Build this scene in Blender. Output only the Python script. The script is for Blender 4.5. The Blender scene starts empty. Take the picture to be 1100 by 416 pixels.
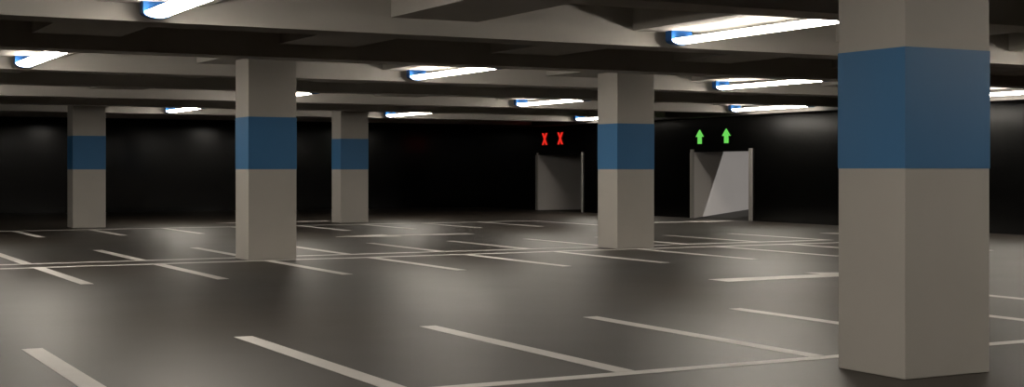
import bpy, bmesh, math, random
from mathutils import Vector

# ---------------------------------------------------------------- units
S = 1.8                      # eye height in metres; the layout is written in eye heights from the camera
C = bpy.context.scene.collection
def P(v, u, z):              # v across, u away, z from the eye level -> metres, floor at 0
    return (v * S, u * S, (z + 1.0) * S)

K = 1.067                    # scale of the ceiling grid
H_BEAM, H_RIB, H_CEIL = 1.035 * K, 1.159 * K, 1.40 * K
V0, V1 = -6.4, 17.25          # left and right wall
U0, U1 = -4.2, 34.0          # near and far wall
BT = 0.35 * K                 # beam thickness

# ---------------------------------------------------------------- materials
def mat(name, col, rough=0.6, spec=0.5, noise=0.0, scale=3.0, bump=0.0, emit=None, strength=0.0, metal=0.0, rough_var=0.0):
    m = bpy.data.materials.new(name); m.use_nodes = True
    nt = m.node_tree; b = nt.nodes['Principled BSDF']
    b.inputs['Base Color'].default_value = (*col, 1)
    b.inputs['Roughness'].default_value = rough
    b.inputs['Specular IOR Level'].default_value = spec
    b.inputs['Metallic'].default_value = metal
    if noise or bump or rough_var:
        tc = nt.nodes.new('ShaderNodeTexCoord')
        n = nt.nodes.new('ShaderNodeTexNoise'); n.inputs['Scale'].default_value = scale
        n.inputs['Detail'].default_value = 6; n.inputs['Roughness'].default_value = 0.6
        geo = nt.nodes.new('ShaderNodeNewGeometry')
        nt.links.new(geo.outputs['Position'], n.inputs['Vector'])
        if noise:
            r = nt.nodes.new('ShaderNodeValToRGB')
            r.color_ramp.elements[0].position = 0.3; r.color_ramp.elements[1].position = 0.7
            r.color_ramp.elements[0].color = tuple(c * (1 - noise) for c in col) + (1,)
            r.color_ramp.elements[1].color = tuple(c * (1 + noise) for c in col) + (1,)
            nt.links.new(n.outputs['Fac'], r.inputs['Fac']); nt.links.new(r.outputs['Color'], b.inputs['Base Color'])
        if rough_var:
            mr = nt.nodes.new('ShaderNodeMapRange')
            mr.inputs['To Min'].default_value = rough - rough_var; mr.inputs['To Max'].default_value = rough + rough_var
            nt.links.new(n.outputs['Fac'], mr.inputs['Value']); nt.links.new(mr.outputs['Result'], b.inputs['Roughness'])
        if bump:
            n2 = nt.nodes.new('ShaderNodeTexNoise'); n2.inputs['Scale'].default_value = scale * 14
            n2.inputs['Detail'].default_value = 4
            nt.links.new(geo.outputs['Position'], n2.inputs['Vector'])
            bp = nt.nodes.new('ShaderNodeBump'); bp.inputs['Strength'].default_value = bump; bp.inputs['Distance'].default_value = 0.01
            nt.links.new(n2.outputs['Fac'], bp.inputs['Height']); nt.links.new(bp.outputs['Normal'], b.inputs['Normal'])
    if emit:
        b.inputs['Emission Color'].default_value = (*emit, 1); b.inputs['Emission Strength'].default_value = strength
    return m

M_CONC  = mat('concrete', (0.50, 0.474, 0.437), 0.75, 0.3, noise=0.05, scale=0.9, bump=0.04)
M_COL   = mat('column_concrete', (0.44, 0.416, 0.38), 0.6, 0.3, noise=0.04, scale=0.8, bump=0.04)
M_BLUE  = mat('blue_paint', (0.034, 0.155, 0.34), 0.5, 0.4, noise=0.03, scale=1.2)
M_FLOOR = mat('sealed_floor', (0.015, 0.0115, 0.0085), 0.455, 0.45, noise=0.06, scale=0.5, rough_var=0.03)
M_FLOOR.node_tree.nodes['Principled BSDF'].inputs['Specular Tint'].default_value = (1.0, 0.93, 0.83, 1)
M_PAINT = mat('white_road_paint', (0.58, 0.555, 0.525), 0.5, 0.4, noise=0.04, scale=4.0)
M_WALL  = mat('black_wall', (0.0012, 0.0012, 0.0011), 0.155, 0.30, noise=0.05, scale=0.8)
M_TRIM  = mat('dark_edge_concrete', (0.085, 0.080, 0.074), 0.7, 0.3, noise=0.05, scale=0.9)
M_RAMP  = mat('ramp_plaster', (0.42, 0.40, 0.385), 0.8, 0.2, noise=0.03, scale=0.8)
M_RFLR  = mat('ramp_floor', (0.030, 0.028, 0.025), 0.8, 0.2, noise=0.05, scale=1.0)
M_LAMP  = mat('lamp_diffuser', (0.8, 0.8, 0.8), 0.4, 0.3, emit=(1.0, 0.92, 0.805), strength=30.0)
M_CAP   = mat('blue_lamp_cap', (0.022, 0.125, 0.40), 0.35, 0.3, noise=0.02, scale=8)
M_TRAY  = mat('lamp_tray', (0.5, 0.5, 0.5), 0.5, 0.4, noise=0.02, scale=8)
M_POST  = mat('jamb_metal', (0.24, 0.23, 0.215), 0.5, 0.4, noise=0.03, scale=2)
M_RED   = mat('red_light', (0.3, 0.01, 0.01), 0.4, 0.3, emit=(1.0, 0.030, 0.018), strength=0.62)
M_GREEN = mat('green_light', (0.05, 0.3, 0.03), 0.4, 0.3, emit=(0.16, 0.72, 0.11), strength=0.66)

# ---------------------------------------------------------------- helpers
def box(bm, a, b):
    """axis-aligned box between two points in metres"""
    vs = [bm.verts.new((x, y, z)) for x in (a[0], b[0]) for y in (a[1], b[1]) for z in (a[2], b[2])]
    for f in ((0,1,3,2),(4,6,7,5),(0,4,5,1),(2,3,7,6),(0,2,6,4),(1,5,7,3)):
        bm.faces.new([vs[i] for i in f])
    return vs

def link(name, bm, m, parent=None, bevel=0.0, origin=None, smooth=False):
    bmesh.ops.recalc_face_normals(bm, faces=bm.faces)
    if bevel:
        bmesh.ops.bevel(bm, geom=list(bm.edges), offset=bevel, segments=2, affect='EDGES', profile=0.5)
    if origin is not None:
        bmesh.ops.translate(bm, verts=bm.verts, vec=-Vector(origin))
    me = bpy.data.meshes.new(name); bm.to_mesh(me); bm.free()
    me.materials.append(m)
    if smooth:
        for p in me.polygons: p.use_smooth = True
    o = bpy.data.objects.new(name, me); C.objects.link(o)
    if origin is not None: o.location = origin
    if parent: o.parent = parent
    return o

def tag(o, label=None, cat=None, group=None, kind=None):
    if label: o['label'] = label
    if cat: o['category'] = cat
    if group: o['group'] = group
    if kind: o['kind'] = kind
    return o

def thing(name, label, cat, loc, group=None):
    o = bpy.data.objects.new(name, None); o.empty_display_size = 0.2
    C.objects.link(o); o.location = loc
    return tag(o, label, cat, group, 'thing')

def structure(name, boxes, m, bevel=0.0, parent=None):
    bm = bmesh.new()
    for a, b in boxes: box(bm, P(*a), P(*b))
    o = link(name, bm, m, parent, bevel); o['kind'] = 'structure'
    return o

# ---------------------------------------------------------------- room shell
TH = 0.15
floor = structure('floor', [((V0 - TH, U0 - TH, -1.12), (V1 , U1 + TH, -1.0))], M_FLOOR)
structure('ceiling', [((V0 - TH, U0 - TH, H_CEIL), (V1 + TH, U1 + TH, H_CEIL + 0.12))], M_CONC)
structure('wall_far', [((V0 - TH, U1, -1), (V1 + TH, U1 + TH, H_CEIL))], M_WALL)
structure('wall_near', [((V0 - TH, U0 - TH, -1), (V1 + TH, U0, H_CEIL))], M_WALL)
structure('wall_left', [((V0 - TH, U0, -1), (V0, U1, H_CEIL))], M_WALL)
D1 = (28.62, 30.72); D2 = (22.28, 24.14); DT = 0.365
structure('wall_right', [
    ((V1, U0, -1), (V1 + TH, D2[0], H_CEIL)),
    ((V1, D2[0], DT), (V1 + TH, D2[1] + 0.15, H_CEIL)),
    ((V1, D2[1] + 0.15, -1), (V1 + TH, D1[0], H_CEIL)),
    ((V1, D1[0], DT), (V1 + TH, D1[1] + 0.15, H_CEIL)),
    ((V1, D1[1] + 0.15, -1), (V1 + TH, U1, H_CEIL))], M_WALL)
structure('trim_1', [((V1 - 0.30, U0, 1.065), (V1, U1, H_CEIL))], M_TRIM)      # concrete edge beam along the right wall

COLS = [(4.845, 5.07), (4.86, 15.18), (9.66, 15.17), (4.92, 25.1), (9.83, 25.1)]
CW, CD = 0.556, 0.47
def around_columns(v0, v1, u0, u1, z):
    """a ceiling member as boxes that leave out the columns standing in it"""
    rects = [(v0, v1, u0, u1)]
    for cv, cu in COLS:
        new = []
        for a, b, c, d in rects:
            x0, x1, y0, y1 = max(a, cv), min(b, cv + CW), max(c, cu), min(d, cu + CD)
            if x1 - x0 < 1e-4 or y1 - y0 < 1e-4:
                new.append((a, b, c, d)); continue
            if x0 > a: new.append((a, x0, c, d))
            if x1 < b: new.append((x1, b, c, d))
            if y0 > c: new.append((x0, x1, c, y0))
            if y1 < d: new.append((x0, x1, y1, d))
        rects = new
    return [((a, c, z), (b, d, H_CEIL)) for a, b, c, d in rects]
# cross beams: every second one faces a lit bay
B_LIT = [K * u for u in (-0.62, 4.66, 9.96, 15.27, 20.75, 26.18)]       # front faces
B_MID = [K * u for u in (-3.26, 2.02, 7.28, 12.53, 17.76, 23.20, 28.60)]
fronts = sorted(B_LIT + B_MID)
VB = V1 - 0.30
for u in fronts:
    structure('ceiling_beam', around_columns(V0, VB, u, u + BT, H_BEAM), M_CONC)
RIB0, RIB_D, RIB_W = 2.12 * K, 2.187 * K, 0.74 * K
for a, b in zip(fronts[:-1], fronts[1:]):
    for k in range(-4, 7):
        v = RIB0 + RIB_D * k
        if v < V0 or v > VB: continue
        # leave out the ribs the picture cannot show nor feel
        if a < 2.0 and (k < -2 or k > 4): continue
        structure('ceiling_rib', around_columns(v, min(v + RIB_W, VB), a + BT, b, H_RIB), M_CONC)

# ---------------------------------------------------------------- columns
def column(v, u, label):
    t = thing('column', label, 'column', P(v + 0.278, u + 0.235, -1), 'concrete columns with a blue band')
    o = P(v + 0.278, u + 0.235, -1)
    w, d = CW, CD
    e = 0.0025
    zb, zt = 0.0066, 0.587
    bm = bmesh.new()
    box(bm, P(v, u, -1), P(v + w, u + d, H_CEIL - 0.001))
    sh = link('shaft', bm, M_COL, None, 0.008, o); sh.parent = t; sh.location = (0, 0, 0)
    bm = bmesh.new()
    x0, y0, z0 = P(v, u, zb); x1, y1, z1 = P(v + w, u + d, zt); p = 0.003
    outer = [(x0 - p, y0 - p), (x1 + p, y0 - p), (x1 + p, y1 + p), (x0 - p, y1 + p)]
    inner = [(x0 + .004, y0 + .004), (x1 - .004, y0 + .004), (x1 - .004, y1 - .004), (x0 + .004, y1 - .004)]
    ring = [[bm.verts.new((x, y, z)) for x, y in loop] for z in (z0, z1) for loop in (outer, inner)]
    for i in range(4):
        j = (i + 1) % 4
        bm.faces.new((ring[0][i], ring[0][j], ring[2][j], ring[2][i]))
        bm.faces.new((ring[1][j], ring[1][i], ring[3][i], ring[3][j]))
        bm.faces.new((ring[0][j], ring[0][i], ring[1][i], ring[1][j]))
        bm.faces.new((ring[2][i], ring[2][j], ring[3][j], ring[3][i]))
    bd = link('painted_band', bm, M_BLUE, None, 0, o); bd.parent = t; bd.location = (0, 0, 0)
    bd['label'] = 'wide band of blue paint'
    return t
column(*COLS[0], 'big concrete column with blue band, nearest of all, filling the right of the photo')
column(*COLS[1], 'concrete column with blue band, second nearest at left, standing on the double line')
column(*COLS[2], 'concrete column with blue band standing between the red crosses and the green arrows')
column(*COLS[3], 'farthest left concrete column with blue band, near the left edge of the photo')
column(*COLS[4], 'small distant concrete column with blue band, just right of the second nearest column')

# ---------------------------------------------------------------- floor paint
def paint(name, pts, label):
    bm = bmesh.new(); t = 0.003
    z0 = 0.0005
    lo = [bm.verts.new((v * S, u * S, z0)) for v, u in pts]
    hi = [bm.verts.new((v * S, u * S, z0 + t)) for v, u in pts]
    bm.faces.new(hi); n = len(pts)
    for i in range(n):
        j = (i + 1) % n
        bm.faces.new((lo[i], lo[j], hi[j], hi[i]))
    bm.faces.new(list(reversed(lo)))
    o = link(name, bm, M_PAINT, floor); o['label'] = label
    return o
LW, SW = 0.11, 0.112
R0, RD = 2.667, 1.2145
V_END = R0 + RD * 9
def rect(v0, v1, u0, u1): return [(v0, u0), (v1, u0), (v1, u1), (v0, u1)]
rows = [   # line u, stripe u from-to, first stripe index
    (5.88, 5.88 + LW / 2, 8.26, -2),
    (15.07, 12.69, 15.07 - LW / 2, -2),
    (15.70, 15.70 + LW / 2, 18.0, -2),
    (24.28, 21.86, 24.28 - LW / 2, -1)]
for i, (lu, a, b, k0) in enumerate(rows):
    LH = (0.05, 0.055, 0.055, 0.075)[i]       # half width of this row's line
    paint('row_line', rect(R0 + RD * k0 - SW, V_END, lu - LH, lu + LH), 'long thin white line closing a row of parking bays')
    for k in range(k0, 10):
        r = R0 + RD * k
        paint('bay_line', rect(r - SW, r, a, b), 'white painted line between two parking bays')
def arrow(v, u, dv, du, label):
    """painted arrow starting at its tail (v, u), pointing along (dv, du)"""
    L, HL, hw, sw = 2.24, 0.92, 0.40, 0.15
    prof = [(0, -sw), (L - HL, -sw), (L - HL, -hw), (L, 0), (L - HL, hw), (L - HL, sw), (0, sw)]
    return paint('direction_arrow', [(v + dv * s - du * w, u + du * s + dv * w) for s, w in prof], label)
arrow(7.71, 10.42, 1, 0, 'white arrow pointing right in the nearest lane')
arrow(9.95, 19.90, -1, 0, 'white arrow pointing left in the middle lane')
arrow(9.95, 26.07, -1, 0, 'white arrow pointing left in the farthest lane')
arrow(14.75, 22.45, 1, 0, 'white arrow pointing to the lit ramp')
arrow(15.05, 17.47, 0, -1, 'white arrow in the lane along the right wall')

# ---------------------------------------------------------------- lamps
LAMP_LEN, CAP_T, LR = 2.0 * K, 0.09 * K, 0.093 * K      # eye heights
Z_BOT, Z_MID = 1.049 * K, 1.088 * K
def half_profile(r, zt, zm, zb, n=10):
    """closed outline across the lamp (offset across, z): flat top, straight cheeks, round belly"""
    pts = [(-r, zt)]
    for i in range(n + 1):
        a = math.pi + math.pi * i / n
        pts.append((r * math.cos(a), zm + (zm - zb) * math.sin(a)))
    pts.append((r, zt))
    return pts
def prism(prof, y0, y1):
    bm = bmesh.new()
    a = [bm.verts.new((x, y0, z)) for x, z in prof]; b = [bm.verts.new((x, y1, z)) for x, z in prof]
    bm.faces.new(a); bm.faces.new(list(reversed(b))); n = len(prof)
    for i in range(n):
        j = (i + 1) % n
        bm.faces.new((a[i], b[i], b[j], a[j]))
    return bm
def make_lamp():
    t = thing('ceiling_lamp', '', 'lamp', (0, 0, 0), 'long ceiling lamps under the concrete ribs')
    zr = H_RIB                       # local z = 0 at the rib underside, y = 0 at the far end of the glass
    zt, zm, zb = (Z_MID - zr) * S, (Z_MID - 0.004 - zr) * S, (Z_BOT - zr) * S
    r = LR * S; L = LAMP_LEN * S; ct = CAP_T * S
    prof = half_profile(r, zt, zm, zb)
    link('diffuser', prism(prof, -L, 0), M_LAMP, t)['label'] = 'glowing white diffuser'
    bm = bmesh.new(); box(bm, (-r * 0.80, -L, zt), (r * 0.80, 0, zt + 0.006 * S))
    link('tray', bm, M_TRAY, t)
    capp = half_profile(r + 0.022, 0.0, zm, zb - 0.012)
    for y0, y1 in ((0, ct), (-L - ct, -L)):
        link('end_cap', prism(capp, y0, y1), M_CAP, t, 0.004)['label'] = 'blue end cap'
    return t
def copy_tree(o):
    c = o.copy(); C.objects.link(c)
    for ch in list(o.children):
        d = ch.copy(); C.objects.link(d); d.parent = c
    return c
lamp0 = make_lamp(); used = [False]
def place_lamp(v, u, z, rz, label):
    o = copy_tree(lamp0) if used[0] else lamp0
    used[0] = True
    o.location = P(v, u, z); o.rotation_euler.z = rz; o['label'] = label
    return o
LABELS = {   # (lit beam index, lamp index across)
    (2, 1): 'large glowing ceiling lamp cut off by the top edge of the photo, at upper left',
    (2, 2): 'large glowing ceiling lamp just left of the biggest column, nearest the top',
    (3, 1): 'glowing ceiling lamp at the left edge of the photo',
    (3, 2): 'glowing ceiling lamp high over mid photo, largest between the second and third nearest columns',
    (3, 3): 'glowing ceiling lamp right of the column by the crosses, middle one of three stacked there',
    (3, 4): 'glowing ceiling lamp seen just right of the biggest column',
    (4, 2): 'glowing ceiling lamp whose tip shows right beside the second nearest column',
    (4, 3): 'glowing ceiling lamp straight above the red crosses, left of the column there',
    (4, 4): 'glowing ceiling lamp above the green arrows, lowest of three stacked there',
    (5, 2): 'small far glowing ceiling lamp between the two left columns',
    (5, 3): 'small far glowing ceiling lamp just right of the small distant column',
    (5, 4): 'small far glowing ceiling lamp half hidden behind the column right of the red crosses',
}
for i, ub in enumerate(B_LIT):
    for k in range(0, 5):
        v = RIB0 + RIB_W / 2 + 2 * RIB_D * (k - 1)
        if i == 0: continue
        if i == 6 or (i, k) == (5, 1): continue
        lab = LABELS.get((i, k), 'long ceiling lamp outside the photo, row %s from the near wall, %s from the left' % (
            ('first', 'second', 'third', 'fourth', 'fifth', 'sixth', 'seventh')[i], ('first', 'second', 'third', 'fourth', 'fifth')[k]))
        place_lamp(v, ub - 0.18 * K, H_RIB, 0, lab)

# ---------------------------------------------------------------- doorways in the right wall
def doorway(name, d, post):
    t = bpy.data.objects.new(name, None); C.objects.link(t); t['kind'] = 'structure'
    for u0 in (d[0] - post, d[1]):
        bm = bmesh.new(); box(bm, P(V1 - 0.035, u0, -1), P(V1 - 0.002, u0 + post, DT + 0.055))
        link('jamb', bm, M_POST, t, 0.004)
    return t
doorway('door_1', D1, 0.035)
doorway('door_2', D2, 0.09)
VI = V1 + TH
# level passage behind the crossed-off doorway
structure('floor_passage', [((V1, D1[0] - 0.3, -1.1), (23.0, D1[1], -1.0))], M_RFLR)
structure('wall_passage_far', [((V1, D1[1], -1.1), (23.0, D1[1] + 0.15, DT)), ((VI, D1[1], DT), (23.0, D1[1] + 0.15, 0.9))], M_RAMP)
structure('wall_passage_near', [((VI, D1[0] - 0.45, -1.1), (23.0, D1[0] - 0.3, 0.9))], M_RAMP)
structure('wall_passage_end', [((23.0, D1[0] - 0.45, -1.1), (23.15, D1[1] + 0.15, 0.9))], M_RAMP)
structure('ceiling_passage', [((VI, D1[0] - 0.45, 0.9), (23.15, D1[1] + 0.15, 1.0))], M_RAMP)
# ramp climbing behind the open doorway
SL = 0.115; VE = 25.0
bm = bmesh.new()
pr = [(V1, -1.0), (VE, -1.0 + SL * (VE - V1)), (VE, -1.3), (V1, -1.3)]
a = [bm.verts.new(P(v, D2[0] - 0.5, z)) for v, z in pr]; b = [bm.verts.new(P(v, D2[1], z)) for v, z in pr]
bm.faces.new(a); bm.faces.new(list(reversed(b)))
for i in range(4):
    j = (i + 1) % 4; bm.faces.new((a[i], b[i], b[j], a[j]))
link('floor_ramp', bm, M_RFLR)['kind'] = 'structure'
ZC, VR = 0.80, 18.13        # wall top, and edge of the unseen roof added to cast the slanted shadow
structure('wall_ramp_far', [((V1, D2[1], -1.3), (VE, D2[1] + 0.15, DT)), ((VI, D2[1], DT), (VE, D2[1] + 0.15, ZC))], M_RAMP)
structure('wall_ramp_near', [((VI, D2[0] - 0.65, -1.3), (VE, D2[0] - 0.5, ZC))], M_RAMP)
structure('wall_ramp_end', [((VE, D2[0] - 0.65, -1.3), (VE + 0.15, D2[1] + 0.15, ZC))], M_RAMP)
structure('ceiling_ramp_shade', [((VI, D2[0] - 0.65, ZC - 0.1), (VR, D2[1], ZC))], M_RAMP)
sun = bpy.data.lights.new('added_ramp_sun', 'SUN'); sun.energy = 1.9; sun.angle = math.radians(0.6); sun.color = (1.0, 0.965, 0.94)  # sun lamp standing in for an unseen source, added to brighten the ramp wall
so = bpy.data.objects.new('added_ramp_sun', sun); C.objects.link(so); so.location = P(18.5, 20, 6)
so.rotation_euler = Vector((-0.40, 0.75, -1.0)).to_track_quat('-Z', 'Y').to_euler()

# ---------------------------------------------------------------- lane signals over the doorways
def cross(u, z, label):
    w, h, t = 0.092, 0.145, 0.031           # half width, half height, arm half thickness along u
    out = [(-w - t, h), (-w + t, h), (0, 0.046), (w - t, h), (w + t, h), (0.029, 0),
           (w + t, -h), (w - t, -h), (0, -0.046), (-w + t, -h), (-w - t, -h), (-0.029, 0)]
    sign('lane_cross', out, u, z, M_RED, label, 'red lane crosses over the doorway')
def uparrow(u, z, label):
    h = 0.145
    out = [(0, h), (0.130, 0.0), (0.060, 0.0), (0.060, -h), (-0.060, -h), (-0.060, 0.0), (-0.130, 0.0)]
    sign('lane_arrow', out, u, z, M_GREEN, label, 'green lane arrows over the ramp')
def sign(name, out, u, z, m, label, group):
    bm = bmesh.new()
    f = [bm.verts.new(P(V1 - 0.022, u + a, z + b)) for a, b in out]
    g = [bm.verts.new(P(V1 - 0.002, u + a, z + b)) for a, b in out]
    bm.faces.new(f); bm.faces.new(list(reversed(g))); n = len(out)
    for i in range(n):
        j = (i + 1) % n; bm.faces.new((f[i], g[i], g[j], f[j]))
    o = link(name, bm, m, None, 0, P(V1, u, z))
    tag(o, label, 'signal', group, 'thing')
cross(30.39, 0.755, 'left one of two glowing red crosses on the black wall over the dim doorway')
cross(29.63, 0.757, 'right one of two glowing red crosses on the black wall over the dim doorway')
uparrow(23.93, 0.677, 'left one of two glowing green up arrows on the black wall over the ramp')
uparrow(23.03, 0.679, 'right one of two glowing green up arrows on the black wall over the ramp')

# ---------------------------------------------------------------- world, camera, view
w = bpy.data.worlds.new('night'); bpy.context.scene.world = w; w.use_nodes = True
w.node_tree.nodes['Background'].inputs[0].default_value = (0, 0, 0, 1)
w.node_tree.nodes['Background'].inputs[1].default_value = 0.0
cam = bpy.data.cameras.new('camera'); cam.sensor_width = 36; cam.lens = 50
cam.shift_y = -25.5 / 1100; cam.clip_start = 0.05; cam.clip_end = 300
co = bpy.data.objects.new('camera', cam); C.objects.link(co)
co.location = (0, 0, S); co.rotation_euler = (math.radians(90), 0, math.radians(-28.25))
sc = bpy.context.scene; sc.camera = co
sc.view_settings.view_transform = 'Standard'; sc.view_settings.look = 'None'
sc.view_settings.exposure = 0.30; sc.view_settings.gamma = 1.0
sc.view_settings.use_curve_mapping = False
sc.cycles.max_bounces = 8; sc.cycles.diffuse_bounces = 2; sc.cycles.caustics_reflective = False
